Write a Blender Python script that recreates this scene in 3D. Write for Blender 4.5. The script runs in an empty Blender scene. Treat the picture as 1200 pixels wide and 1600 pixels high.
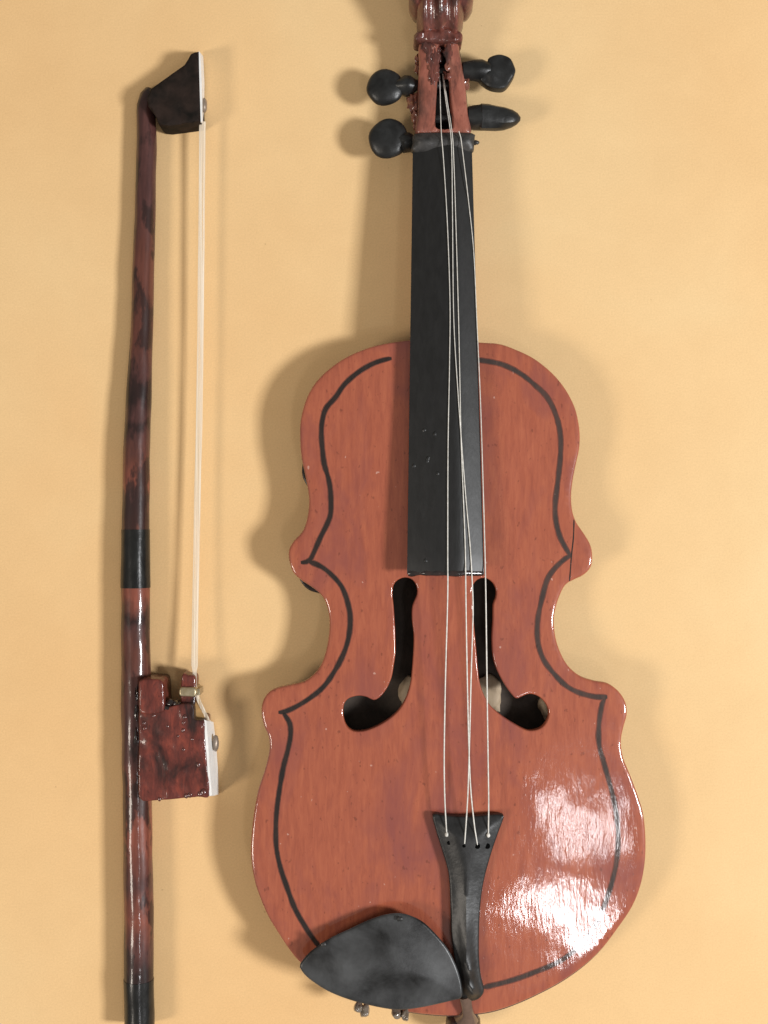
import bpy, bmesh, math, random
import numpy as np
from mathutils import Vector, noise
from mathutils.geometry import delaunay_2d_cdt

random.seed(7)
scene = bpy.context.scene
col = scene.collection
# ---------------------------------------------------------------- units
# one "unit" below is a quarter of a millimetre; the camera hangs straight above the table
S = 0.00025
CX, CY, D = 600.0, 800.0, 1800.0


def W(px, py, h=0.0):
    """point seen at (px, py) lying h units above the table -> metric position in units"""
    k = (D - h) / D
    return ((px - CX) * k, (CY - py) * k, h)


# ---------------------------------------------------------------- camera
cam_d = bpy.data.cameras.new('camera')
cam = bpy.data.objects.new('camera', cam_d)
col.objects.link(cam)
cam.location = (0, 0, D * S)
cam.rotation_euler = (0, 0, 0)
cam_d.sensor_fit = 'VERTICAL'
cam_d.angle = 2 * math.atan(800.0 / D)
cam_d.clip_start = 0.01
cam_d.clip_end = 100
scene.camera = cam
scene.render.resolution_x = 768
scene.render.resolution_y = 1024

# ---------------------------------------------------------------- light
world = bpy.data.worlds.new('World')
scene.world = world
world.use_nodes = True
bg = world.node_tree.nodes['Background']
bg.inputs['Color'].default_value = (1.0, 0.95, 0.88, 1)
bg.inputs['Strength'].default_value = 0.27


def lamp(name, loc, power, sx, sy, color, aim=(0, 0, 0), spin=0.0):
    l = bpy.data.lights.new(name, 'AREA')
    l.shape = 'RECTANGLE'
    l.size, l.size_y = sx, sy
    l.energy = power
    l.color = color
    o = bpy.data.objects.new(name, l)
    col.objects.link(o)
    o.location = loc
    d = Vector(aim) - Vector(loc)
    q = d.to_track_quat('-Z', 'Y')
    o.rotation_euler = q.to_euler()
    if spin:
        o.rotation_euler.rotate_axis('Z', spin)
    return o


lamp('room_lamp', (1.10, -0.25, 1.06), 23.2, 0.23, 0.23, (0.99, 1.0, 1.01))
lamp('far_lamp', (-1.30, -0.62, 1.30), 12.5, 0.40, 0.40, (1.0, 0.90, 0.78))
for lx, ly, pw, sx, sy, rz in ((0.370, -0.735, 1.45, 0.19, 0.06, -32), (0.402, -0.515, 0.62, 0.07, 0.13, 12)):
    o = lamp('ceiling_lamp', (lx, ly, 1.50), pw, sx, sy, (1.0, 0.98, 1.0))
    o.rotation_euler = (0, 0, math.radians(rz))

vs = scene.view_settings
vs.view_transform = 'Standard'
vs.look = 'None'
vs.exposure = 0.0
vs.gamma = 1.0
vs.use_curve_mapping = False


# ---------------------------------------------------------------- materials
def mat(name):
    m = bpy.data.materials.new(name)
    m.use_nodes = True
    nt = m.node_tree
    return m, nt, nt.nodes['Principled BSDF']


def N(nt, t, **kw):
    n = nt.nodes.new(t)
    for k, v in kw.items():
        setattr(n, k, v)
    return n


def coords(nt, sx=1, sy=1, sz=1, off=(0, 0, 0)):
    tc = N(nt, 'ShaderNodeTexCoord')
    mp = N(nt, 'ShaderNodeMapping')
    mp.inputs['Scale'].default_value = (sx, sy, sz)
    mp.inputs['Location'].default_value = off
    nt.links.new(tc.outputs['Object'], mp.inputs['Vector'])
    return mp.outputs['Vector']


def nz(nt, vec, scale, detail=4, rough=0.55, dist=0.0):
    n = N(nt, 'ShaderNodeTexNoise')
    n.inputs['Scale'].default_value = scale
    n.inputs['Detail'].default_value = detail
    n.inputs['Roughness'].default_value = rough
    n.inputs['Distortion'].default_value = dist
    nt.links.new(vec, n.inputs['Vector'])
    return n.outputs['Fac']


def ramp(nt, fac, stops, interp='LINEAR'):
    r = N(nt, 'ShaderNodeValToRGB')
    r.color_ramp.interpolation = interp
    e = r.color_ramp.elements
    while len(e) < len(stops):
        e.new(0.5)
    for i, (p, c) in enumerate(stops):
        e[i].position = p
        e[i].color = (*c, 1) if len(c) == 3 else c
    nt.links.new(fac, r.inputs['Fac'])
    return r.outputs['Color']


def mix(nt, fac, a, b, mode='MIX'):
    m = N(nt, 'ShaderNodeMix', data_type='RGBA', blend_type=mode)
    for sock, v in ((m.inputs[0], fac), (m.inputs[6], a), (m.inputs[7], b)):
        if isinstance(v, (int, float)):
            sock.default_value = v
        elif isinstance(v, tuple):
            sock.default_value = (*v, 1)
        else:
            nt.links.new(v, sock)
    return m.outputs[2]


def math_n(nt, op, a, b=None, c=None):
    m = N(nt, 'ShaderNodeMath', operation=op)
    for i, v in enumerate((a, b, c)):
        if v is None:
            continue
        if isinstance(v, (int, float)):
            m.inputs[i].default_value = v
        else:
            nt.links.new(v, m.inputs[i])
    return m.outputs[0]


def bump(nt, bsdf, height, strength, dist, chain=None):
    b = N(nt, 'ShaderNodeBump')
    b.inputs['Strength'].default_value = strength
    b.inputs['Distance'].default_value = dist
    nt.links.new(height, b.inputs['Height'])
    if chain is not None:
        nt.links.new(chain, b.inputs['Normal'])
    nt.links.new(b.outputs['Normal'], bsdf.inputs['Normal'])
    return b.outputs['Normal']


def varnish(name, c_lo, c_mid, c_hi, c_blot, rough=0.3, coat=0.35, crough=0.12, bump_s=0.25, spots=0.5, spec=0.5, blot=(42, 0.55), cior=1.5, wave=1.2, fine_d=0.00018, stretch=0.30, gscale=330):
    m, nt, b = mat(name)
    v = coords(nt, 1, stretch, 1)
    v1 = coords(nt)
    g = nz(nt, v, gscale, 8, 0.72, 0.5)
    c = ramp(nt, g, [(0.22, c_lo), (0.5, c_mid), (0.78, c_hi)])
    bl = nz(nt, coords(nt, 1, 0.45, 1, (0.3, 0.1, 0)), blot[0], 4, 0.6, 0.4)
    blf = ramp(nt, bl, [(0.48, (0, 0, 0)), (0.68, (1, 1, 1))])
    c = mix(nt, math_n(nt, 'MULTIPLY', blf, blot[1]), c, c_blot)
    # pin-prick pores and little nicks
    sp = nz(nt, coords(nt, 1, 0.6, 1, (1.7, 0.2, 0)), 620, 2, 0.5)
    spf = ramp(nt, sp, [(0.66, (0, 0, 0)), (0.74, (1, 1, 1))])
    dark = tuple(x * 0.45 for x in c_lo)
    c = mix(nt, math_n(nt, 'MULTIPLY', spf, spots), c, dark)
    # specks of dust stuck in the varnish
    du = nz(nt, coords(nt, 1, 0.8, 1, (4.1, 2.2, 0)), 480, 1, 0.4)
    duf = ramp(nt, du, [(0.785, (0, 0, 0)), (0.81, (1, 1, 1))])
    c = mix(nt, math_n(nt, 'MULTIPLY', duf, 0.4), c, (0.72, 0.50, 0.42))
    nt.links.new(c, b.inputs['Base Color'])
    rr = nz(nt, coords(nt, 1, 0.3, 1, (0, 0.7, 0)), 160, 4, 0.6)
    rmap = N(nt, 'ShaderNodeMapRange')
    rmap.inputs['From Min'].default_value = 0.3
    rmap.inputs['From Max'].default_value = 0.7
    rmap.inputs['To Min'].default_value = rough - 0.06
    rmap.inputs['To Max'].default_value = rough + 0.12
    nt.links.new(rr, rmap.inputs['Value'])
    nt.links.new(rmap.outputs[0], b.inputs['Roughness'])
    b.inputs['Coat Weight'].default_value = coat
    b.inputs['Coat Roughness'].default_value = crough
    b.inputs['Specular IOR Level'].default_value = spec
    b.inputs['Coat IOR'].default_value = cior
    big = nz(nt, coords(nt, 1, 0.7, 1, (0.05, 0.4, 0)), 55, 2, 0.5)
    n1 = bump(nt, b, big, bump_s * wave, 0.0012)
    fine = nz(nt, coords(nt, 1, 0.22, 1, (0.9, 0, 0)), 900, 3, 0.6)
    n2 = bump(nt, b, fine, bump_s, fine_d, n1)
    nt.links.new(n2, b.inputs['Coat Normal'])
    return m


M = {}
M['varnish'] = varnish('red_varnish', (0.25, 0.060, 0.034), (0.350, 0.091, 0.047), (0.43, 0.125, 0.061),
                       (0.235, 0.062, 0.050), rough=0.4, coat=1.0, crough=0.075, bump_s=0.30, spec=0.15, cior=1.6, wave=0.8, fine_d=0.00013,
                       stretch=0.14, gscale=560, blot=(48, 0.85))
M['varnish_head'] = varnish('head_varnish', (0.13, 0.042, 0.032), (0.28, 0.092, 0.062), (0.38, 0.145, 0.10),
                            (0.035, 0.018, 0.015), rough=0.35, coat=0.6, bump_s=0.8, spec=0.2, blot=(120, 0.8))
M['varnish_scroll'] = varnish('scroll_varnish', (0.035, 0.014, 0.012), (0.115, 0.036, 0.027), (0.27, 0.080, 0.055),
                              (0.022, 0.013, 0.012), rough=0.3, coat=0.8, crough=0.1, bump_s=0.9, spec=0.2, blot=(150, 0.9))
M['varnish_frog'] = varnish('frog_varnish', (0.030, 0.010, 0.009), (0.13, 0.030, 0.022), (0.30, 0.062, 0.036),
                            (0.020, 0.010, 0.009), rough=0.35, coat=0.5, crough=0.06, bump_s=0.45, spec=0.2, blot=(110, 0.95))


def plain(name, c1, c2, rough, scale=200, bump_s=0.2, bscale=900, coat=0.0, metal=0.0, stretch=1.0, bdist=0.0002, spec=0.5):
    m, nt, b = mat(name)
    f = nz(nt, coords(nt, 1, stretch, 1), scale, 5, 0.6, 0.3)
    c = ramp(nt, f, [(0.3, c1), (0.7, c2)])
    nt.links.new(c, b.inputs['Base Color'])
    b.inputs['Roughness'].default_value = rough
    b.inputs['Metallic'].default_value = metal
    b.inputs['Specular IOR Level'].default_value = spec
    b.inputs['Coat Weight'].default_value = coat
    b.inputs['Coat Roughness'].default_value = 0.15
    h = nz(nt, coords(nt, 1, stretch, 1, (0.5, 0.3, 0)), bscale, 4, 0.6)
    bump(nt, b, h, bump_s, bdist)
    return m


def glue_mat(name, c, tr):
    m, nt, b = mat(name)
    f = nz(nt, coords(nt), 500, 3)
    nt.links.new(ramp(nt, f, [(0.3, tuple(x * 0.75 for x in c)), (0.7, c)]), b.inputs['Base Color'])
    b.inputs['Roughness'].default_value = 0.18
    b.inputs['Transmission Weight'].default_value = tr
    b.inputs['Coat Weight'].default_value = 0.4
    return m


M['fingerboard'] = plain('black_lacquer', (0.004, 0.004, 0.004), (0.010, 0.010, 0.010), 0.44, 500, 0.3, 900, stretch=0.3, spec=0.5)
M['peg'] = plain('charcoal_wood', (0.006, 0.006, 0.006), (0.024, 0.025, 0.025), 0.36, 160, 0.8, 300, spec=0.35)
M['tail'] = plain('dark_grey_lacquer', (0.008, 0.008, 0.008), (0.024, 0.024, 0.024), 0.38, 240, 0.4, 600, spec=0.4)
M['nut'] = plain('nut_lacquer', (0.010, 0.010, 0.010), (0.05, 0.047, 0.045), 0.45, 300, 0.8, 380)
M['chin'] = plain('worn_black_rest', (0.006, 0.006, 0.006), (0.072, 0.074, 0.076), 0.36, 62, 0.5, 420, spec=0.4)
M['line'] = varnish('dark_inlay', (0.007, 0.005, 0.004), (0.018, 0.011, 0.009), (0.04, 0.022, 0.016), (0.03, 0.014, 0.010),
                    rough=0.5, coat=0.6, crough=0.14, bump_s=0.34, spec=0.2, wave=0.7)
M['stain'] = varnish('inlay_stain', (0.09, 0.026, 0.017), (0.15, 0.042, 0.026), (0.22, 0.060, 0.036), (0.08, 0.026, 0.018),
                     rough=0.45, coat=1.0, crough=0.075, bump_s=0.30, spec=0.15, cior=1.6, wave=0.8, fine_d=0.00013)
M['line_pale'] = varnish('worn_inlay', (0.018, 0.013, 0.012), (0.045, 0.028, 0.023), (0.10, 0.045, 0.032), (0.08, 0.034, 0.025),
                         rough=0.5, coat=1.0, crough=0.07, bump_s=0.30, spec=0.15, cior=1.65, wave=0.8, fine_d=0.00013)
M['raw'] = plain('bare_wood', (0.34, 0.25, 0.16), (0.50, 0.39, 0.27), 0.7, 200, 0.3, 600, stretch=0.2)
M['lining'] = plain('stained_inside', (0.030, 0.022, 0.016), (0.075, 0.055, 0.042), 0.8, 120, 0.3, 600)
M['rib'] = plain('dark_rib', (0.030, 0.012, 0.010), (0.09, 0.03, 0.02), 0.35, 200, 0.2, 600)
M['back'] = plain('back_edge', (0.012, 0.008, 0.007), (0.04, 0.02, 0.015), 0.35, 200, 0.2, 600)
M['black'] = plain('black_paint', (0.006, 0.006, 0.006), (0.016, 0.016, 0.015), 0.3, 300, 0.6, 260, coat=0.25, stretch=0.5, bdist=0.0004, spec=0.2)
M['gloss'] = plain('wet_black_varnish', (0.006, 0.005, 0.005), (0.03, 0.014, 0.012), 0.2, 300, 0.7, 260, coat=1.0, bdist=0.0005)
M['bead'] = plain('glint_bead_gloss', (0.05, 0.014, 0.011), (0.13, 0.03, 0.022), 0.2, 300, 0.5, 260, coat=1.0, bdist=0.0005)
M['tip'] = plain('tip_head_wood', (0.005, 0.004, 0.003), (0.028, 0.017, 0.013), 0.7, 160, 0.6, 700, spec=0.15)
M['white'] = plain('white_plate', (0.72, 0.71, 0.69), (0.86, 0.85, 0.83), 0.45, 200, 0.4, 500)
M['brass'] = plain('dull_brass', (0.34, 0.27, 0.15), (0.52, 0.44, 0.30), 0.32, 300, 0.4, 600, metal=0.7)
M['nail'] = plain('nail_head', (0.22, 0.17, 0.13), (0.38, 0.31, 0.25), 0.4, 500, 0.3, 800, metal=0.4)
M['hole'] = plain('hole_black', (0.002, 0.002, 0.002), (0.004, 0.004, 0.004), 0.9, spec=0.0)
M['string'] = plain('nylon_string', (0.50, 0.48, 0.43), (0.80, 0.78, 0.73), 0.35, 600, 0.1, 800)
M['hair'] = plain('bow_hair', (0.78, 0.64, 0.46), (0.88, 0.80, 0.68), 0.55, 900, 0.3, 2600, stretch=0.02)
hb = M['hair'].node_tree
al = nz(hb, coords(hb, 1, 0.01, 0.2, (0.4, 0, 0)), 2200, 2, 0.5)
hr = ramp(hb, al, [(0.35, (0.25, 0.25, 0.25)), (0.62, (0.92, 0.92, 0.92))])
hb.links.new(hr, hb.nodes['Principled BSDF'].inputs['Alpha'])
M['gut'] = glue_mat('brown_gut', (0.17, 0.105, 0.075), 0.15)
M['button'] = plain('button_wood', (0.015, 0.008, 0.007), (0.05, 0.02, 0.015), 0.3, 200, 0.3, 500, coat=0.5)


M['glue'] = glue_mat('dried_glue', (0.26, 0.21, 0.165), 0.2)
M['amber'] = glue_mat('amber_glue', (0.72, 0.42, 0.16), 0.25)
M['drip'] = glue_mat('varnish_drip', (0.25, 0.09, 0.06), 0.15)


def stick_mat():
    m, nt, b = mat('stick_varnish')
    tc = N(nt, 'ShaderNodeTexCoord')
    sep = N(nt, 'ShaderNodeSeparateXYZ')
    nt.links.new(tc.outputs['Object'], sep.inputs[0])
    wob = nz(nt, coords(nt, 1, 0.5, 1), 260, 3)
    y = math_n(nt, 'ADD', sep.outputs['Y'], math_n(nt, 'MULTIPLY', math_n(nt, 'SUBTRACT', wob, 0.5), 0.016))
    mr = N(nt, 'ShaderNodeMapRange')
    # picture rows 100..1620 along the stick
    mr.inputs['From Min'].default_value = (CY - 100) * S - BOW_Y
    mr.inputs['From Max'].default_value = (CY - 1620) * S - BOW_Y
    nt.links.new(y, mr.inputs['Value'])
    r0, r1, dk, pu = (0.115, 0.040, 0.028), (0.21, 0.064, 0.041), (0.024, 0.012, 0.011), (0.080, 0.033, 0.029)
    rows = [(100, dk), (150, dk), (200, pu), (330, pu), (400, r0), (540, r0), (590, pu), (606, dk), (628, dk), (650, pu),
            (668, dk), (684, pu), (715, r0), (760, r1), (776, pu), (790, pu), (808, r0), (930, r1), (948, r0), (966, dk),
            (986, pu), (1010, r0), (1120, pu), (1180, pu), (1230, r1), (1310, r1), (1370, pu), (1420, r1), (1470, pu), (1510, dk)]
    c = ramp(nt, mr.outputs[0], [((p - 100) / 1520.0, k) for p, k in rows])
    g = nz(nt, coords(nt, 1, 0.12, 1), 500, 5, 0.6)
    c = mix(nt, 0.75, c, ramp(nt, g, [(0.3, (0.5, 0.5, 0.5)), (0.7, (1.25, 1.2, 1.2))]), 'MULTIPLY')
    bl = nz(nt, coords(nt, 1, 0.35, 1, (2, 1, 0)), 150, 4, 0.6)
    c = mix(nt, ramp(nt, bl, [(0.50, (0, 0, 0)), (0.57, (0.85, 0.85, 0.85))]), c, (0.024, 0.012, 0.011))
    nt.links.new(c, b.inputs['Base Color'])
    b.inputs['Roughness'].default_value = 0.35
    b.inputs['Specular IOR Level'].default_value = 0.2
    b.inputs['Coat Weight'].default_value = 0.45
    b.inputs['Coat Roughness'].default_value = 0.07
    h = nz(nt, coords(nt, 1, 0.3, 1), 200, 4)
    n = bump(nt, b, h, 0.45, 0.0006)
    nt.links.new(n, b.inputs['Coat Normal'])
    return m


TABLE_OFF = 0.0


def table_mat():
    m, nt, b = mat('yellow_table_paint')
    f = nz(nt, coords(nt), 9, 5, 0.55, 0.4)
    c = ramp(nt, f, [(0.28, (0.755, 0.470, 0.215)), (0.52, (0.780, 0.502, 0.238)), (0.74, (0.785, 0.530, 0.262))])
    light_drift = nz(nt, coords(nt, off=(TABLE_OFF, 0.4, 0)), 2.6, 2, 0.4)  # broad hue shift put into the colour, for uneven light across the table
    c = mix(nt, ramp(nt, light_drift, [(0.38, (0, 0, 0)), (0.62, (1, 1, 1))]), c, mix(nt, 1.0, c, (0.985, 1.08, 1.18), 'MULTIPLY'))
    f3 = nz(nt, coords(nt, off=(5, 8, 0)), 70, 5, 0.65, 0.5)
    c = mix(nt, 0.22, c, ramp(nt, f3, [(0.3, (0.90, 0.89, 0.88)), (0.7, (1.05, 1.05, 1.06))]), 'MULTIPLY')
    f2 = nz(nt, coords(nt, off=(3, 1, 0)), 1500, 3, 0.7)
    c = mix(nt, 0.35, c, ramp(nt, f2, [(0.3, (0.74, 0.74, 0.74)), (0.7, (1.12, 1.12, 1.12))]), 'MULTIPLY')
    sp = nz(nt, coords(nt, off=(7, 2, 0)), 330, 1, 0.4)
    c = mix(nt, ramp(nt, sp, [(0.81, (0, 0, 0)), (0.84, (0.5, 0.5, 0.5))]), c, (0.36, 0.22, 0.10))
    nt.links.new(c, b.inputs['Base Color'])
    b.inputs['Roughness'].default_value = 0.75
    b.inputs['Specular IOR Level'].default_value = 0.25
    h = nz(nt, coords(nt, off=(1, 4, 0)), 45, 4, 0.5)
    n1 = bump(nt, b, h, 0.12, 0.002)
    bump(nt, b, f2, 0.12, 0.0001, n1)
    return m


BOW_Y = (CY - 850) * S
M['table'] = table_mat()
M['stick'] = stick_mat()


# ---------------------------------------------------------------- geometry helpers
def make(name, verts, faces, m, parent=None, sharp=38, kind=None):
    off = Vector(parent['_base']) if parent is not None else Vector((0, 0, 0))
    me = bpy.data.meshes.new(name)
    me.from_pydata([tuple(Vector(v) * S - off) for v in verts], [], faces)
    bm = bmesh.new()
    bm.from_mesh(me)
    bmesh.ops.recalc_face_normals(bm, faces=bm.faces)
    bm.to_mesh(me)
    bm.free()
    me.polygons.foreach_set('use_smooth', [True] * len(me.polygons))
    me.set_sharp_from_angle(angle=math.radians(sharp))
    me.materials.append(M[m] if isinstance(m, str) else m)
    o = bpy.data.objects.new(name, me)
    col.objects.link(o)
    if parent is not None:
        o.parent = parent
        o['_base'] = (0.0, 0.0, 0.0)
        o['_base'] = tuple(off)
    if kind:
        o['kind'] = kind
    return o


def crom(pts, step=4.0, closed=True):
    P = [np.array(p, float) for p in pts]
    n = len(P)
    out = []
    for i in range(n if closed else n - 1):
        if closed:
            a, b, c, d = P[i - 1], P[i], P[(i + 1) % n], P[(i + 2) % n]
        else:
            a, b, c, d = P[max(i - 1, 0)], P[i], P[i + 1], P[min(i + 2, n - 1)]
        k = max(1, int(np.linalg.norm(c - b) / step))
        for j in range(k):
            t = j / k
            out.append(0.5 * ((2 * b) + (c - a) * t + (2 * a - 5 * b + 4 * c - d) * t * t + (3 * b - a - 3 * c + d) * t ** 3))
    if not closed:
        out.append(P[-1])
    return [tuple(p) for p in out]


def area2(p):
    return sum(p[i - 1][0] * p[i][1] - p[i][0] * p[i - 1][1] for i in range(len(p)))


def inset(pts, d):
    """offset a closed loop inwards by d"""
    s = 1.0 if area2(pts) > 0 else -1.0
    out = []
    n = len(pts)
    for i in range(n):
        a, b = pts[i - 2], pts[(i + 2) % n]
        t = np.array([b[0] - a[0], b[1] - a[1]])
        t /= (np.linalg.norm(t) + 1e-9)
        out.append((pts[i][0] - t[1] * d * s, pts[i][1] + t[0] * d * s))
    return out


def seg_dist(Q, loop):
    A = np.array(loop, float)
    B = np.roll(A, -1, axis=0)
    Q = np.atleast_2d(np.array(Q, float))
    best = np.full(len(Q), 1e9)
    for s in range(0, len(Q), 2000):
        q = Q[s:s + 2000][:, None, :]
        ab = (B - A)[None]
        t = np.clip(((q - A[None]) * ab).sum(-1) / ((ab ** 2).sum(-1) + 1e-12), 0, 1)
        best[s:s + 2000] = np.sqrt((((A[None] + t[..., None] * ab) - q) ** 2).sum(-1)).min(1)
    return best


def inside(Q, loop):
    Q = np.atleast_2d(np.array(Q, float))
    A = np.array(loop, float)
    B = np.roll(A, -1, axis=0)
    x, y = Q[:, 0][:, None], Q[:, 1][:, None]
    c = ((A[:, 1][None] > y) != (B[:, 1][None] > y)) & (
        x < (B[:, 0] - A[:, 0])[None] * (y - A[:, 1][None]) / ((B[:, 1] - A[:, 1])[None] + 1e-12) + A[:, 0][None])
    return c.sum(1) % 2 == 1


def slab(name, loop, z0, zfn, m, parent, bevel=3.0, holes=(), hbevel=2.0, grid=10.0, sharp=38, z0fn=None):
    """solid plate over a closed loop (metric units): rounded upper edge, shaped top zfn(x, y, d)"""
    V, E = [], []

    def add(lp):
        s = len(V)
        V.extend([(p[0], p[1]) for p in lp])
        E.extend([(s + i, s + (i + 1) % len(lp)) for i in range(len(lp))])
    add(loop)
    for h in holes:
        add(h)
    extra = []
    if bevel > 0:
        for f in (0.15, 0.5, 1.0, 1.6):
            extra += inset(loop, bevel * f)[::1 if f < 1.2 else 2]
    for h in holes:
        for f in (0.5, 1.0, 2.0):
            extra += inset(h, -hbevel * f)
    A = np.array(loop)
    gx, gy = np.meshgrid(np.arange(A[:, 0].min(), A[:, 0].max(), grid), np.arange(A[:, 1].min(), A[:, 1].max(), grid))
    G = np.stack([gx.ravel(), gy.ravel()], 1)
    if len(G):
        ok = inside(G, loop) & (seg_dist(G, loop) > max(bevel * 1.8, grid * 0.35))
        for h in holes:
            ok &= ~inside(G, h) & (seg_dist(G, h) > hbevel * 2.6)
        G = G[ok]
    if extra:
        X = np.array(extra)
        ok = inside(X, loop) & (seg_dist(X, loop) > 0.1 * bevel)
        for h in holes:
            ok &= ~inside(X, h)
        X = X[ok]
        V.extend(map(tuple, X))
    V.extend(map(tuple, G))
    vc, _, fc, _, _, _ = delaunay_2d_cdt([Vector(v) for v in V], E, [], 0, 1e-4)
    Q = np.array([(v.x, v.y) for v in vc])
    T = [tuple(f) for f in fc]
    C = np.array([Q[list(f)].mean(0) for f in T])
    keep = inside(C, loop)
    for h in holes:
        keep &= ~inside(C, h)
    T = [t for t, k in zip(T, keep) if k]
    d = seg_dist(Q, loop)
    z = np.array([zfn(Q[i, 0], Q[i, 1], d[i]) for i in range(len(Q))])

    def drop(d, b):
        u = np.clip(1 - d / b, 0, 1)
        return b * (1 - np.sqrt(np.clip(1 - u * u, 0, 1)))
    if bevel > 0:
        z -= drop(d, bevel)
    for h in holes:
        z -= drop(seg_dist(Q, h), hbevel)
    n = len(Q)
    verts = [(Q[i, 0], Q[i, 1], z[i]) for i in range(n)]
    verts += [(Q[i, 0], Q[i, 1], z0 if z0fn is None else z0fn(Q[i, 0], Q[i, 1], d[i])) for i in range(n)]
    faces = list(T) + [tuple(i + n for i in reversed(t)) for t in T]
    cnt = {}
    for t in T:
        for i in range(len(t)):
            a, b = t[i], t[(i + 1) % len(t)]
            cnt.setdefault((min(a, b), max(a, b)), []).append((a, b))
    for k, v in cnt.items():
        if len(v) == 1:
            a, b = v[0]
            faces.append((b, a, a + n, b + n))
    used = sorted({i for f in faces for i in f})
    rm = {o: i for i, o in enumerate(used)}
    return make(name, [verts[i] for i in used], [tuple(rm[i] for i in f) for f in faces], m, parent, sharp)


def L(pts, h):
    """loop given as seen -> metric loop at height h"""
    return [W(p[0], p[1], h)[:2] for p in pts]


def loft(name, secs, m, parent, sharp=38, closed=True):
    n = len(secs[0])
    V = [p for s in secs for p in s]
    F = []
    for i in range(len(secs) - 1):
        for j in range(n if closed else n - 1):
            a, b = i * n + j, i * n + (j + 1) % n
            F.append((a, b, b + n, a + n))
    F.append(tuple(range(n)))
    F.append(tuple(reversed(range((len(secs) - 1) * n, len(secs) * n))))
    return make(name, V, F, m, parent, sharp)


def tube_secs(pts, rad, n=12, flat=1.0, wob=0.0, seed=0.0):
    P = [Vector(p) for p in pts]
    secs = []
    up = Vector((0, 0, 1))
    for i, p in enumerate(P):
        t = (P[min(i + 1, len(P) - 1)] - P[max(i - 1, 0)]).normalized()
        s = t.cross(up)
        if s.length < 1e-4:
            s = Vector((1, 0, 0))
        s.normalize()
        u = s.cross(t).normalized()
        r = rad[i] if isinstance(rad, (list, tuple)) else rad
        ring = []
        for k in range(n):
            a = 2 * math.pi * k / n
            rr = r * (1 + wob * noise.noise(Vector((p.x * 0.02 + math.cos(a) * 1.2 + seed, p.y * 0.02, math.sin(a) * 1.2 + p.z * .02))))
            ring.append(tuple(p + s * (rr * math.cos(a)) + u * (rr * flat * math.sin(a))))
        secs.append(ring)
    return secs


def tube(name, pts, rad, m, parent, n=12, flat=1.0, wob=0.0, seed=0.0, sharp=50):
    return loft(name, tube_secs(pts, rad, n, flat, wob, seed), m, parent, sharp)


def blob(name, c, r, m, parent, wob=0.15, seed=0.0, sub=3, freq=1.3):
    bm = bmesh.new()
    bmesh.ops.create_icosphere(bm, subdivisions=sub, radius=1.0)
    V = []
    for v in bm.verts:
        k = 1 + wob * noise.noise(v.co * freq + Vector((seed, seed * 1.7, 0)))
        V.append((c[0] + v.co.x * r[0] * k, c[1] + v.co.y * r[1] * k, c[2] + v.co.z * r[2] * k))
    bm.verts.ensure_lookup_table()
    F = [tuple(x.index for x in f.verts) for f in bm.faces]
    bm.free()
    return make(name, V, F, m, parent, 60)


def prism2(name, top, bot, m, parent, sharp=38):
    """top and bottom loops of seen points with heights (px, py, h)"""
    return loft(name, [[W(*p) for p in top], [W(*p) for p in bot]], m, parent, sharp)


def thing(name, label, cat, base):
    o = bpy.data.objects.new(name, None)
    col.objects.link(o)
    o.location = base
    o.empty_display_size = 0.02
    o['label'] = label
    o['category'] = cat
    o['_base'] = tuple(base)
    return o


def sm(t):
    t = min(max(t, 0.0), 1.0)
    return t * t * (3 - 2 * t)


# ---------------------------------------------------------------- setting
R = 16000
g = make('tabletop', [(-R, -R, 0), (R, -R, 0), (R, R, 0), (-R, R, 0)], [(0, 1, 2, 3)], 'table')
g['kind'] = 'structure'

# ---------------------------------------------------------------- violin
violin = thing('violin', 'reddish brown varnished toy violin with black fingerboard, pegs and chin rest', 'violin',
               ((690 - CX) * S, (CY - 1050) * S, 0.0))

BODY = [(641.7, 531), (690, 529), (749, 534.5), (780.5, 537), (809, 547), (835, 560), (861, 580.5), (881, 603.5), (895.6, 629),
        (903, 652), (906.5, 678), (905.6, 701), (901, 723), (895.6, 750), (893, 776), (895, 799), (901, 816), (911, 831),
        (921.5, 848), (926, 865), (924, 885), (913, 898), (898, 905.5), (884, 914), (875, 931), (869, 949), (866, 967), (867, 986),
        (871, 1006), (880, 1028), (891, 1044), (908, 1057), (929, 1064), (950, 1068), (967.5, 1081), (978, 1098), (980, 1117),
        (974.5, 1138), (971, 1159), (974, 1183), (985, 1211), (997, 1243), (1006, 1274), (1009.5, 1313), (1008, 1351), (1001, 1386),
        (988, 1418), (967, 1449.5), (943, 1481), (915, 1508), (880, 1533), (845, 1552), (810, 1568), (775, 1580), (740, 1586),
        (700, 1588), (650, 1584), (600, 1575), (550, 1558), (505, 1533), (470, 1506), (452, 1485), (434, 1458), (420, 1435), (407, 1406),
        (398, 1379), (393, 1352), (391.5, 1325), (393.5, 1296), (397, 1267), (403.5, 1234), (411.5, 1210), (418, 1187), (421, 1169),
        (419.4, 1151), (413.7, 1138), (409, 1120), (409, 1102), (416, 1086), (429.5, 1076), (452, 1070.5), (474.5, 1065), (490, 1054),
        (501.5, 1039), (509, 1018), (513.8, 991), (514.5, 968), (510, 945), (501, 929), (486.4, 917), (469, 905.5), (457.7, 894),
        (452, 877), (451.3, 860), (459, 845), (472, 831), (479, 813), (482.7, 788), (481, 765), (476, 739), (470.6, 713), (468.6, 684),
        (469, 661), (473.5, 638), (482, 615), (496.5, 593), (518, 573), (544, 556), (575.6, 543), (604, 536)]


def sc(pts, s, ox, oy):
    return [(ox + x / s, oy + y / s) for x, y in pts]


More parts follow.
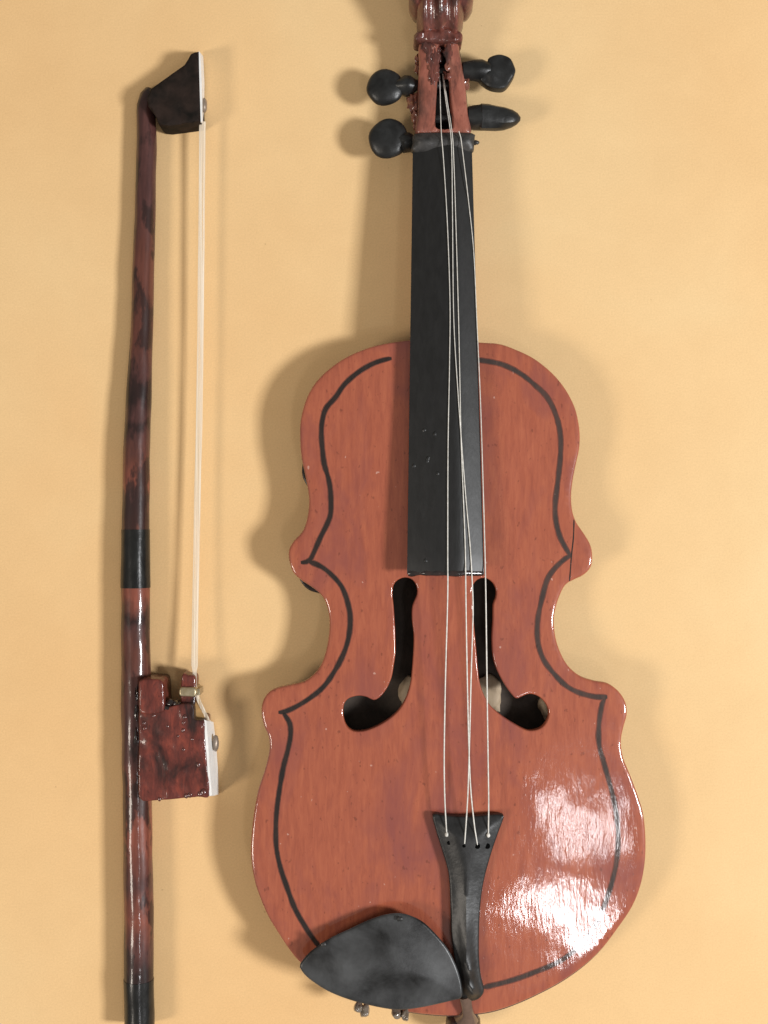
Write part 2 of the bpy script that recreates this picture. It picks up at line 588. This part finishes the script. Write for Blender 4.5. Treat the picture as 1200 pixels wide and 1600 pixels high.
FL = sc([(345, 165), (365, 140), (400, 128), (435, 140), (455, 175), (455, 210), (440, 245), (432, 275), (432, 330), (440, 400), (438, 480),
         (432, 560), (425, 620), (405, 690), (370, 750), (320, 795), (260, 830), (200, 850), (150, 848), (120, 820), (108, 770), (112, 725),
         (135, 697), (180, 685), (220, 691), (250, 705), (278, 693), (310, 655), (335, 600), (346, 540), (354, 480), (353, 400), (350, 330),
         (345, 260), (340, 210)], 3.0, 500, 860)
FR = sc([(718, 165), (740, 138), (775, 130), (810, 152), (828, 190), (825, 225), (814, 255), (812, 330), (808, 420), (813, 500), (830, 560),
         (860, 620), (890, 665), (920, 697), (945, 690), (985, 676), (1030, 690), (1065, 730), (1075, 775), (1055, 820), (1020, 843), (970, 845),
         (910, 815), (850, 775), (800, 730), (770, 680), (750, 620), (742, 560), (735, 480), (728, 400), (722, 330), (720, 250),
         (715, 205)], 3.0, 500, 860)

ZE = 68.0          # height of the plate edge
ARCH = 3.5
body_loop = L(crom(BODY, 5), ZE)
body_arr = np.array(body_loop)


def plate_z(x, y, d):
    w = noise.noise(Vector((x * 0.012, y * 0.009, 0.3))) * 1.1 + noise.noise(Vector((x * 0.03, y * 0.02, 4.3))) * 0.3
    return ZE + 0.8 * sm(d / 9.0) + ARCH * sm(d / 170.0) + 0.35 * w * sm(d / 40.0)


top = slab('top_plate', body_loop, 59.0, plate_z, 'varnish', violin, bevel=3.6,
           holes=[L(crom(FL, 4), ZE + 8), L(crom(FR, 4), ZE + 8)], hbevel=2.2, grid=9.0, sharp=50)

seen = crom(BODY, 6)
rib_px = inset(seen, 9.0)
rib_loop = L(rib_px, 40)
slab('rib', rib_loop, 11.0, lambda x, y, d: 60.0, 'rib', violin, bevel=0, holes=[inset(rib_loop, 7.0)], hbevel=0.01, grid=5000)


def back_px():
    out = []
    for (x, y), (u, v) in zip(seen, inset(seen, 8.0)):
        k = 0.0
        if x < 600:
            k = 1.55 * math.exp(-((y - 742) / 27.0) ** 2) + 1.8 * math.exp(-((y - 916) / 15.0) ** 2)
        out.append((u + (x - u) * k, v + (y - v) * k))
    return out


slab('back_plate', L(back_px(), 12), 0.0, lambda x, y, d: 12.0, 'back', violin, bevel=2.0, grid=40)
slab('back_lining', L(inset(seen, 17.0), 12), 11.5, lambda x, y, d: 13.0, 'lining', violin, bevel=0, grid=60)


for i, (x, y, rx, ry) in enumerate([(764, 1086, 24, 26), (640, 1082, 16, 24), (856, 1102, 14, 20)]):
    blob('glue_block', W(x, y, 18), (rx, ry, 9), 'raw', violin, 0.5, i * 3.3, 3, 1.6)


def seen_plate(px, py):
    p = W(px, py, ZE + 6)
    d = float(seg_dist([p[:2]], body_loop)[0])
    z = plate_z(p[0], p[1], d)
    p = W(px, py, z)
    return p[0], p[1], z


def strip(name, pts, w, m, parent, hump=0.14, taper=True, seed=0.0):
    P = crom(pts, 4.0, closed=False)
    secs = []
    n = len(P)
    for i, (x, y) in enumerate(P):
        a, b = P[max(i - 1, 0)], P[min(i + 1, n - 1)]
        t = np.array([b[0] - a[0], b[1] - a[1]])
        t /= np.linalg.norm(t) + 1e-9
        nn = np.array([-t[1], t[0]])
        ww = w * 0.5 * (1 + 0.22 * noise.noise(Vector((x * 0.05, y * 0.05, seed))) + 0.10 * noise.noise(Vector((x * 0.16, y * 0.16, seed))))
        if taper:
            ww *= 0.55 + 0.45 * sm(min(i, n - 1 - i) / 2.0)
        sec = []
        for k, dz in ((-1, hump), (-0.5, hump), (0.5, hump), (1, hump), (0.9, -3), (-0.9, -3)):
            q = seen_plate(x + nn[0] * ww * k, y + nn[1] * ww * k)
            sec.append((q[0], q[1], q[2] + dz))
        secs.append(sec)
    return loft(name, secs, m, parent, 60)


PL = [[(612, 560), (601, 562), (581, 569), (558, 583), (538, 601), (524, 621), (509.4, 638), (503.7, 657), (502, 678), (503.7, 701), (506.5, 724),
       (513.7, 750), (516.6, 773), (516.6, 802), (511, 819), (501, 839), (492, 859.5), (485, 874), (479, 878), (470, 879)],
      [(482, 877), (503, 886), (521, 901), (534, 917), (542, 937), (547, 961), (546.4, 985), (542, 1007), (533, 1030), (519.4, 1054),
       (503.7, 1075), (481, 1093), (461, 1105), (445, 1112), (435, 1113)],
      [(442, 1113), (447, 1120), (453, 1131), (454, 1149), (450, 1171), (443, 1198), (437, 1232), (432.5, 1266), (431, 1296), (432, 1325),
       (438.5, 1357), (449.7, 1390), (461, 1420), (474.5, 1444), (488, 1465), (500, 1480)]]
PR = [[(745, 562), (783, 569), (812, 583), (835, 601), (855, 621), (868, 647), (875, 675), (876, 707), (872.6, 744), (867.5, 787), (868.5, 813),
       (875, 839), (885, 858), (891, 868)],
      [(892, 868), (883, 873), (867, 888), (855, 906), (846.5, 937), (840, 970), (840.5, 1003), (849, 1030), (865, 1052), (884, 1071),
       (904, 1082), (929, 1088.5), (949, 1089)],
      [(946, 1090), (941, 1100), (936, 1131), (936, 1162), (943, 1190), (952, 1222), (960.5, 1257), (965.8, 1299), (964, 1341), (955, 1383),
       (940, 1425), (920, 1462), (894, 1488), (869, 1505), (834, 1519.5), (799, 1532), (755, 1543)]]
for i, p in enumerate(PL):
    strip('purfling_stain', p, 9.4, 'stain', top, hump=0.08, seed=i)
    strip('purfling', p, 6.6, 'line', top, seed=i)
for i, p in enumerate(PR):
    strip('purfling_stain', p, 9.2, 'stain', top, hump=0.08, seed=i + 5)
    strip('purfling', p, 6.2, 'line_pale', top, seed=i + 5)
strip('glued_crack', [(897, 812), (896, 840), (893, 868), (890, 908)], 1.9, 'line', top, hump=0.35, seed=9)

# fingerboard -------------------------------------------------------
FB0, FB1 = 222.0, 897.0


def fb_edges(y):
    t = (y - 235.0) / (897.0 - 235.0)
    return 645.0 - 9.0 * t, 737.5 + 19.0 * t


def fb_ze(y):
    t = (y - 215.0) / (897.0 - 215.0)
    return 66.0 + 58.0 * t - 18.0 * t * t


FBARCH = 12.0


def fb_arch(u):
    # a hand-planed board: a broad, gently rounded left face and a steeper right one
    k = 0.42
    a = (1 + u) / (1 + k)
    b = (1 - u) / (1 - k)
    return FBARCH * (1 - (max(0.0, 1 - a)) ** 1.7) if u < k else FBARCH * (min(1.0, b) ** 0.86)


def fb_z(px, py):
    a, b = fb_edges(py)
    u = (px - (a + b) / 2) / ((b - a) / 2)
    return fb_ze(py) + fb_arch(max(-1.0, min(1.0, u)))


secs = []
for i in range(41):
    y = FB0 + (FB1 - FB0) * i / 40.0
    a, b = fb_edges(y)
    ze = fb_ze(y)
    if i == 40:
        ze -= 2.0
    sec = []
    for k in range(17):
        u = -1 + 2 * k / 16.0
        z = ze + fb_arch(u) + 0.4 * noise.noise(Vector((u * 3, y * 0.03, 1)))
        sec.append(W(a + (b - a) * k / 16.0, y, z))
    for fx, dz in ((1.0, -3.0), (0.985, -11.0), (0.5, -12.0), (0.015, -11.0), (0.0, -3.0)):
        q = W(a + (b - a) * fx, y, ze)
        sec.append((q[0], q[1], ze + dz))
    secs.append(sec)
loft('fingerboard', secs, 'fingerboard', violin, 30)

# lacquer ridge at the lower end of the board
secs = []
for i in range(25):
    u = i / 24.0
    x = 637.5 + 118.0 * u
    z = fb_z(x, 896) - 4.5
    r = 4.2 * (1 + 0.5 * noise.noise(Vector((u * 9, 0.2, 0))))
    c = W(x, 895.5 + 1.2 * noise.noise(Vector((u * 7, 3, 0))), z)
    secs.append([(c[0], c[1] + r * math.cos(a), c[2] + r * math.sin(a)) for a in [2 * math.pi * k / 8 for k in range(8)]])
loft('board_end_lacquer', secs, 'gloss', violin, 60)

# neck --------------------------------------------------------------
secs = []
for i in range(25):
    t = i / 24.0
    y = 205.0 + (545.0 - 205.0) * t
    zt = fb_ze(y) - 10.5
    a, b = fb_edges(y)
    a, b = a + 6, b - 6
    zb = 34.0 - 6 * t
    if t > 0.8:
        zb -= (t - 0.8) / 0.2 * 20
    c, hw = (a + b) / 2, (b - a) / 2
    sec = []
    for k in range(13):
        an = math.pi * k / 12.0
        q = W(c + hw * math.cos(an), y, zt)
        sec.append((q[0], q[1], zt - (zt - zb) * math.sin(an) ** 0.8))
    secs.append(sec)
loft('neck', secs, 'varnish_head', violin, 45)

# peg box and scroll ------------------------------------------------
PB = [(657, 64), (690, 62), (714, 64), (719, 84), (723, 105), (728, 140), (731, 175), (734, 210), (690, 212), (651, 210), (653, 175), (653, 140), (655, 100)]
SLOT = [(685, 72), (691, 69), (697, 74), (701, 105), (704, 150), (708, 195), (704, 201), (693, 202), (682, 200), (680, 190), (682, 150), (684, 110)]
pegbox = slab('peg_box', L(crom(PB, 4), 66), 24.0,
              lambda x, y, d: 66 + 2.5 * noise.noise(Vector((x * 0.05, y * 0.05, 2))) + 3 * sm(d / 12), 'varnish_head', violin,
              bevel=4.5, holes=[L(crom(SLOT, 3), 66)], hbevel=2.5, grid=5.0, sharp=55)
slab('slot_floor', L(crom(PB, 5), 30)[:], 20.0, lambda x, y, d: 33.0, 'black', pegbox, bevel=2.0, grid=12)

secs = []
for i in range(41):                                    # the inner, larger turn of the scroll
    u = -1 + i / 20.0
    x = 687.0 + 36.0 * u
    e = 1 - 0.20 * abs(u) ** 6
    fl = 1 + 0.09 * math.cos(u * 3 * math.pi)
    sec = []
    for k in range(36):
        a = 2 * math.pi * k / 36
        wv = 1 + 0.05 * noise.noise(Vector((u * 2, math.cos(a) * 2, math.sin(a) * 2))) + 0.03 * noise.noise(Vector((u * 5, math.cos(a) * 9, math.sin(a) * 9)))
        sec.append((W(x, 0, 55)[0], W(0, -22, 55)[1] + 83 * e * wv * math.cos(a) * (1 + 0.02 * math.cos(u * 3 * math.pi)), 54 + 50 * e * fl * wv * math.sin(a)))
    secs.append(sec)
scroll = loft('scroll', secs, 'varnish_scroll', violin, 50)
for s in (-1, 1):                                      # its outer eyes
    secs = []
    for i in range(13):
        u = i / 12.0
        x = 688.5 + s * (18 + 31.5 * u)
        e = 1 - 0.28 * max(0, (u - 0.55) / 0.45) ** 2
        sec = []
        for k in range(28):
            a = 2 * math.pi * k / 28
            wv = 1 + 0.06 * noise.noise(Vector((u + s * 4, math.cos(a) * 2, math.sin(a) * 2)))
            sec.append((W(x, 0, 55)[0], W(0, -24, 55)[1] + 55 * e * wv * math.cos(a), 58 + 50 * e * wv * math.sin(a)))
        secs.append(sec)
    loft('scroll_eye', secs, 'varnish_scroll', scroll, 50)
slab('scroll_collar', L(crom([(652, 50), (688, 46), (718, 49), (723, 61), (716, 66), (690, 68), (657, 66), (647, 61)], 3), 70), 34.0,
     lambda x, y, d: 75 + 4 * noise.noise(Vector((x * .09, y * .09, 0))) + 2.5 * noise.noise(Vector((x * .22, y * .22, 3))), 'varnish_scroll', violin, bevel=6.0, grid=5, sharp=60)
for i, (x, y, rx, ry) in enumerate([(671, 84, 5, 9), (679, 96, 5, 12), (676, 120, 4, 8), (681, 112, 3.5, 9), (668, 72, 6, 7), (701, 84, 4, 10)]):
    c = W(x, y, 69)
    blob('varnish_lump', c, (rx * 1.35, ry * 1.5, 2.6), 'varnish_scroll', pegbox, 0.8, i * 3.1, 3, 2.4)
rl = random.Random(4)
for i in range(16):
    x, y = rl.uniform(669, 704), rl.uniform(68, 128)
    r = rl.uniform(2.5, 6)
    blob('varnish_lump', W(x, y, 68 if not 683 < x < 700 else 60), (r, r * rl.uniform(1.0, 1.8), 4), 'varnish_scroll' if i % 3 else 'drip', pegbox, 0.7, i * 2.7, 2, 2.0)
for i, (x, y, r) in enumerate([(643, 160, 8), (646, 181, 6), (650, 108, 5), (649, 93, 4), (727, 131, 8), (727, 144, 4), (645, 168, 5), (648, 196, 5)]):
    blob('varnish_drip', W(x + (3 if x < 690 else -3), y, 44), (r, r * 1.7, r), 'drip', pegbox, 0.8, i * 1.9, 3, 2.2)

# nut
slab('nut', L(crom([(648, 208), (690, 206), (738, 207), (742, 214), (741, 228), (735, 236), (690, 237), (646, 236), (645, 222)], 4), 74), 58.0,
     lambda x, y, d: 74 + 7 * sm(d / 14) + 2.0 * noise.noise(Vector((x * 0.07, y * 0.1, 7))), 'nut', violin, bevel=4, grid=5, sharp=60)
blob('nut_burr', W(744, 223, 68), (4.5, 3.5, 4), 'nut', violin, 0.6, 2.2, 2, 2)


# pegs --------------------------------------------------------------
def peg_left(x_in, y_in, x_c, y_c, r, seed):
    z = 46
    pts = [W(708, y_in, z), W(x_in, y_in, z), W(x_in - 8, y_in, z), W(x_in - 16, y_in + 1, z), W((x_in + x_c) / 2, (y_in + y_c) / 2, z), W(x_c, y_c, z)]
    rad = [6, 9, 15, 16, 12, 6]
    p = tube('peg', pts, rad, 'peg', violin, 16, 1.0, 0.25, seed)
    blob('peg_head', W(x_c, y_c, z), (r, r * 0.99, 12), 'peg', p, 0.06, seed, 4, 1.2)
    return p


peg_left(650, 133, 602, 137, 28, 1.0)
peg_left(649, 222, 607, 217, 30.5, 5.0)
z = 48
p = tube('peg', [W(668, 112, z), W(720, 110, z), W(723, 110, z), W(740, 109, z), W(752, 110, z), W(766, 111, z)], [6, 7, 14, 16, 17, 12], 'peg', violin, 14, 0.9, 0.25, 3.0)
HR = [(763, 90), (770, 85.5), (786, 84), (799, 92), (806, 108), (800, 124), (788, 137), (770, 136.5), (757, 130), (748, 120), (751, 104), (761, 97)]
slab('peg_head', L(crom(HR, 3), z + 8), z - 10, lambda x, y, d: z + 8 + 2 * sm(d / 20) + 3.5 * noise.noise(Vector((x * 0.07, y * 0.07, 5))), 'peg', p, bevel=4.5, grid=4, sharp=28)
p = tube('peg', [W(668, 186, z), W(728, 184, z), W(731, 184, z), W(740, 184, z), W(752, 183, z)], [6, 7, 16, 18, 19], 'peg', violin, 16, 1.0, 0.12, 7.0)
tube('peg_head', [W(748, 183, z), W(752, 183, z), W(762, 183, z), W(776, 184, z), W(788, 184.5, z), W(800, 185, z), W(808, 185.5, z), W(813, 186, z)],
     [17, 20.5, 20, 18.5, 17, 13.5, 9, 3], 'peg', p, 14, 0.95, 0.14, 8.0, 30)

# tailpiece -----------------------------------------------------------
TP = [(677, 1274), (700, 1276), (735, 1277), (770, 1274), (787, 1275), (785, 1287), (779, 1303), (767, 1339), (755, 1386), (750, 1434), (749, 1493),
      (752, 1527), (757, 1549), (752, 1560), (742, 1566), (728, 1565), (719, 1556), (715, 1529), (709, 1493), (705, 1457), (704, 1410), (701, 1367), (692, 1334), (681, 1298)]


def tp_z(x, y, d):
    wide = sm((-y - 560) / 160.0)     # 0 at the broad head, 1 on the stem
    return 87 + (9 + 10 * wide) * sm(d / (30 - 6 * wide)) + 0.8 * noise.noise(Vector((x * 0.05, y * 0.03, 8)))


tail_loop = L(crom(TP, 4), 90)
tail = slab('tailpiece', tail_loop, 76.0, tp_z, 'tail', violin, bevel=3.0, grid=4.5, sharp=42)
for x, y, r in ((701.5, 1317, 3.0), (725, 1322, 2.4), (746, 1322, 4.2), (761.5, 1322, 4.2)):
    q = W(x, y, 96)
    zz = tp_z(q[0], q[1], float(seg_dist([q[:2]], tail_loop)[0]))
    q = W(x, y, zz)
    loft('string_hole', [[(q[0] + r * math.cos(a), q[1] + r * math.sin(a), zz + dz) for a in [2 * math.pi * k / 12 for k in range(12)]]
                         for dz in (-2.0, 0.5)], 'hole', tail, 40)

# strings ---------------------------------------------------------------
ST = [[(687, 118), (688, 160), (689.5, 208), (693, 250), (699, 350), (703, 470), (702.5, 560), (700, 700), (699.5, 860), (699.5, 930), (696, 1060), (694, 1180), (695, 1250), (698, 1303)],
      [(691, 112), (697, 160), (704, 208), (706, 250), (707, 340), (709, 500), (716, 620), (721, 690), (728, 780), (735, 860), (739, 940), (738.5, 980), (736, 1060), (733, 1180), (730.5, 1250), (726, 1318)],
      [(692, 112), (699, 160), (706.5, 208), (709, 250), (712, 340), (716.5, 500), (719, 620), (720.5, 690), (724, 780), (727, 860), (728, 940), (730, 1060), (733, 1180), (736, 1240), (742, 1296), (746, 1320)],
      [(717, 205), (720, 215), (725, 255), (731.5, 310), (740, 392), (745, 500), (748.5, 575), (751.5, 650), (756, 800), (758.5, 900), (760, 1000), (762, 1150), (763.5, 1250), (763, 1304)]]
for i, pts in enumerate(ST):
    P = crom(pts, 14, closed=False)
    y_end = P[-1][1]
    x_end = P[-1][0]
    q = W(x_end, y_end, 98)
    z_end = tp_z(q[0], q[1], float(seg_dist([q[:2]], tail_loop)[0])) + (1.5 if i in (0, 3) else -0.5)
    out = []
    for x, y in P:
        if y < 205:
            zz = 80 - (205 - y) * 0.33
        elif y < 240:
            zz = 84.0
        elif y <= 897:
            zz = max(fb_z(x, y) + 1.6, 84.0 - (y - 240) * 0.02 if y < 300 else 0)
            if i == 3:
                zz = max(zz, fb_ze(y) + 2.5)
        else:
            z9 = max(fb_z(x, 897), fb_ze(897) + 2) + 1.6
            t = (y - 897) / (y_end - 897)
            zz = z9 + (z_end - z9) * t
        out.append(W(x, y, zz))
    st = tube('string', out, [0.66 + 0.34 * sm((p[1] - 500) / 600.0) for p in P], 'string', violin, 8)
    if i in (0, 3):
        blob('string_knot', W(x_end, y_end + 1, z_end + 0.5), (2.8, 3.6, 2.6), 'string', st, 0.2, i, 2)

# chin rest -----------------------------------------------------------------
CR = [(468.5, 1509), (484, 1490), (503, 1476), (522, 1465), (544, 1455), (576, 1440), (604, 1431), (630, 1430), (658, 1441), (680, 1461), (699, 1484), (712, 1509),
      (721, 1537), (722, 1560), (706, 1566), (677, 1573), (643, 1579), (614, 1580), (576, 1573), (541, 1563), (510, 1550), (483, 1532), (471, 1519)]
chin_loop = L(crom(CR, 4), 104)


def chin_z(x, y, d):
    return 100 + 9 * sm(d / 70.0) + 0.8 * noise.noise(Vector((x * 0.03, y * 0.03, 3)))


chin = slab('chin_rest', chin_loop, 90.0, chin_z, 'chin', violin, bevel=3.5, grid=6.0, sharp=60,
            z0fn=lambda x, y, d: 98 - 12 * sm(d / 14))
slab('chin_rest_foot', L(crom([(560, 1500), (600, 1482), (660, 1490), (690, 1530), (650, 1545), (580, 1540)], 6), 80), 74.0, lambda x, y, d: 90.0, 'tail', chin, bevel=1, grid=30)
for i, (x, y, rx, ry) in enumerate([(571, 1579, 9, 9), (560, 1573, 8, 7), (633, 1585, 7, 10), (620, 1582, 10, 7)]):
    blob('glue_lump', W(x, y, 70), (rx * 0.85, ry, 12), 'glue', chin, 0.4, i * 2.3, 3, 1.4)
for i, (x, y) in enumerate([(506, 1476), (625, 1436)]):
    blob('glue_lump', W(x, y, 104.5), (4.5, 3.5, 1.6), 'nut', chin, 0.4, i * 5.3, 2, 1.4)

# tail gut and end button
gut = tube('tail_gut', [W(727, 1556, 84), W(729, 1570, 80), W(731, 1582, 72), W(728, 1592, 62)], [9, 7.5, 8.5, 17], 'gut', violin, 12, 0.9, 0.35, 2.0)
c = W(724, 1600, 52)
secs = []
for yy, r in ((20, 12), (14, 20), (6, 26), (-6, 27), (-18, 24), (-26, 14), (-29, 6)):
    secs.append([(c[0] + r * math.cos(a), c[1] + yy, 46 + r * math.sin(a)) for a in [2 * math.pi * k / 24 for k in range(24)]])
loft('end_button', secs, 'button', violin, 60)
for i, (x, y, z_) in enumerate([(680, 678, 0), (669, 716, 0), (668, 720, 0), (647, 728, 0), (684, 740, 0), (665, 876, 0), (663, 672, 0)]):
    zz = fb_z(x, y)
    blob('lacquer_bubble', W(x, y, zz), (2.6, 3.4, 1.1), 'tail', violin, 0.4, i * 1.3, 2, 1.5)

# ---------------------------------------------------------------- bow
bow = thing('violin_bow', 'dark brown varnished toy violin bow with white hair, lying left of the violin', 'bow',
            ((215 - CX) * S, BOW_Y, 0.0))
SP = [(233, 141, 7), (229.5, 150, 11), (228, 165, 13.5), (229.5, 200, 15), (228.5, 260, 15.5), (226.5, 340, 16), (222, 500, 17), (217.5, 610, 19), (213.5, 700, 20.5),
      (212.5, 800, 21), (212, 900, 21.5), (212, 1000, 22), (212.5, 1100, 22.3), (214.5, 1250, 22.3), (216.5, 1400, 22.5), (217, 1500, 22.6), (217.5, 1608, 22.6)]
SP2 = crom(SP, 9, closed=False)


def stick_pts(rows, grow=0.0):
    P, Rr = [], []
    for x, y, r in rows:
        rr = r * (1 + 0.025 * noise.noise(Vector((y * 0.02, 3, 0))))
        P.append(W(x + 0.9 * noise.noise(Vector((y * 0.013, 0, 5))), y, rr + 1.2))
        Rr.append(rr + grow)
    return P, Rr


P, Rr = stick_pts(SP2)
stick = tube('stick', P, Rr, 'stick', bow, 22, 1.0, 0.05, 2.0, 60)
for y0, y1 in ((826, 921), (1521, 1610)):
    rows = [q for q in SP2 if y0 < q[1] < y1]
    P, Rr = stick_pts(rows, 0.7)
    tube('painted_band', P, Rr, 'black', stick, 22, 1.0, 0.05, 2.0, 60)
# head of the bow
HD = [(236, 138), (262, 119), (288, 101), (293, 93), (298, 84), (304, 81.5), (310.5, 80), (311, 95), (311.5, 110), (312.5, 164), (313.2, 189), (300, 191), (285, 193), (262, 196), (252, 195), (247, 192),
      (243, 182), (239, 174), (231, 165), (230, 152)]
head = slab('bow_head', L(HD, 46), 3.0, lambda x, y, d: 46 + 1.4 * noise.noise(Vector((x * 0.06, y * 0.06, 1))), 'tip', bow, bevel=2.0, grid=6, sharp=40)
tp = [(310.6, 79.5, 45), (313, 84, 45), (315.2, 130, 45), (315.6, 165, 45), (316, 190, 45), (313.6, 190.5, 45), (312.8, 164, 45), (311.2, 110, 45)]
bt = [(312, 81, 5), (317.5, 88, 5), (319.5, 130, 5), (319, 165, 5), (318, 198.5, 5), (314.5, 199, 5), (313.6, 164, 5), (312, 110, 5)]
prism2('tip_plate', tp, bt, 'white', head)
blob('nail_head', W(319.5, 165, 28), (4.2, 11.5, 7), 'nail', head, 0.1, 1.0, 3)

# frog ----------------------------------------------------------------------------
FG = [(218, 1100), (236, 1106), (255, 1108), (266, 1104), (284, 1100), (300, 1100), (303, 1112), (304, 1124), (312, 1125), (319.5, 1125), (320.5, 1152), (323.5, 1195),
      (327, 1243), (310, 1245.5), (290, 1247.5), (246.7, 1251), (222, 1252), (217, 1246), (216, 1217), (217, 1160)]


def frog_z(x, y, d):
    return 58 + 2.2 * noise.noise(Vector((x * 0.06, y * 0.05, 6))) + 0.8 * noise.noise(Vector((x * 0.2, y * 0.2, 6)))


frog = slab('frog', L(crom(FG, 4), 58), 2.0, frog_z, 'varnish_frog', bow, bevel=2.6, grid=4.5, sharp=50)
slab('frog_lug', L(crom([(217, 1064), (222, 1062), (236, 1061), (250, 1062), (254, 1065), (256, 1085), (256, 1108), (250, 1114), (224, 1116), (217, 1110)], 4), 62), 2.0,
     lambda x, y, d: 62 + 1.5 * noise.noise(Vector((x * 0.08, y * 0.05, 2))), 'varnish_frog', frog, bevel=3.0, grid=4.5, sharp=50)
slab('frog_tongue', L(crom([(284, 1056), (294, 1055), (304, 1057), (305, 1075), (303, 1106), (292, 1110), (283, 1106)], 3), 48), 16.0,
     lambda x, y, d: 48 + 1.5 * noise.noise(Vector((x * 0.1, y * 0.08, 3))), 'varnish_frog', frog, bevel=2.5, grid=4.5, sharp=50)
for i, (x, y, rx, ry) in enumerate([(266, 1098, 8, 6), (276, 1099, 7, 5), (261, 1106, 6, 6)]):
    blob('varnish_lump', W(x, y, 50), (rx, ry, 8), 'gloss', frog, 0.5, i * 4.1, 2, 1.8)
tp = [(319, 1124.5, 57), (322.5, 1126, 57), (325, 1160, 57), (327.5, 1200, 57), (331, 1242.5, 57), (327.2, 1244, 57), (323.7, 1195, 57), (320.4, 1152, 57)]
bt = [(327, 1126, 4), (333.5, 1128, 4), (337.5, 1160, 4), (340.5, 1200, 4), (341.5, 1241, 4), (335, 1243.5, 4), (332, 1195, 4), (329, 1152, 4)]
prism2('frog_slide', tp, bt, 'white', frog)
blob('nail_head', W(337, 1161, 30), (5, 13, 7), 'nail', frog, 0.1, 3.0, 3)
for i, (x, y, r) in enumerate([(241, 1118, 2.6), (225, 1130, 3), (226, 1138, 3), (289, 1120, 3), (287, 1129, 2.6), (286, 1141, 3), (287, 1171, 2.4), (310, 1195, 3.4),
                               (318, 1238, 4.5), (312, 1241, 3.5), (297, 1242, 3.5), (291, 1244, 3), (249, 1249, 2.6), (278, 1150, 2.2), (262, 1135, 2.2), (300, 1155, 2.4)]):
    q = W(x, y, 58)
    blob('glint_bead', (q[0], q[1], frog_z(q[0], q[1], 9)), (r, r * 1.3, r * 0.55), 'bead', frog, 0.3, i * 2.1, 2, 1.6)  # small glossy bumps added so the frog shows glints
for i, (y, r) in enumerate([(1082, 16), (1112, 20), (1150, 18)]):
    blob('varnish_seam', W(213.5, y, 40), (4.0, r, 7), 'gloss', frog, 0.4, i * 3.7, 3, 2.0)
slab('ferrule', L(crom([(281, 1075), (292, 1074), (305, 1075.5), (305, 1088), (292, 1088.5), (280.5, 1087)], 3), 54), 10.0, lambda x, y, d: 54.0, 'brass', frog, bevel=2.5, grid=4, sharp=40)
slab('ferrule_tab', L([(304, 1077), (312, 1076.5), (312.5, 1086.5), (304, 1087)], 46), 12.0, lambda x, y, d: 46.0, 'brass', frog, bevel=1.5, grid=4, sharp=40)
prism2('amber_wedge', [(303, 1089, 40), (308, 1089, 40), (321, 1124, 40), (303, 1124, 40)], [(303, 1089, 14), (309, 1089, 14), (323, 1124, 14), (303, 1124, 14)], 'amber', frog)

# hair
HP = [(316.5, 190, 30), (316, 205, 30), (314.5, 400, 29), (311.5, 640, 29), (308, 800, 30), (305.5, 950, 33), (304, 1050, 38), (305.5, 1080, 42), (311.5, 1097, 43), (326, 1127, 36)]
HP2 = crom(HP, 14, closed=False)
secs = []
for x, y, z_ in HP2:
    w = 5.0 if y < 1040 else 3.2
    s_ = []
    for k, dz in ((-1, 0), (-0.75, 0.8), (-0.5, 0.3), (-0.2, 0.9), (0.1, 0.4), (0.4, 1.0), (0.7, 0.3), (1, 0), (0.6, -0.8), (-0.6, -0.8)):
        q = W(x + w * k + 0.5 * noise.noise(Vector((y * 0.01, k, 0))), y, z_)
        s_.append((q[0], q[1], q[2] + dz))
    secs.append(s_)
loft('bow_hair', secs, 'hair', bow, 80)

for o in bpy.data.objects:
    if '_base' in o.keys():
        del o['_base']
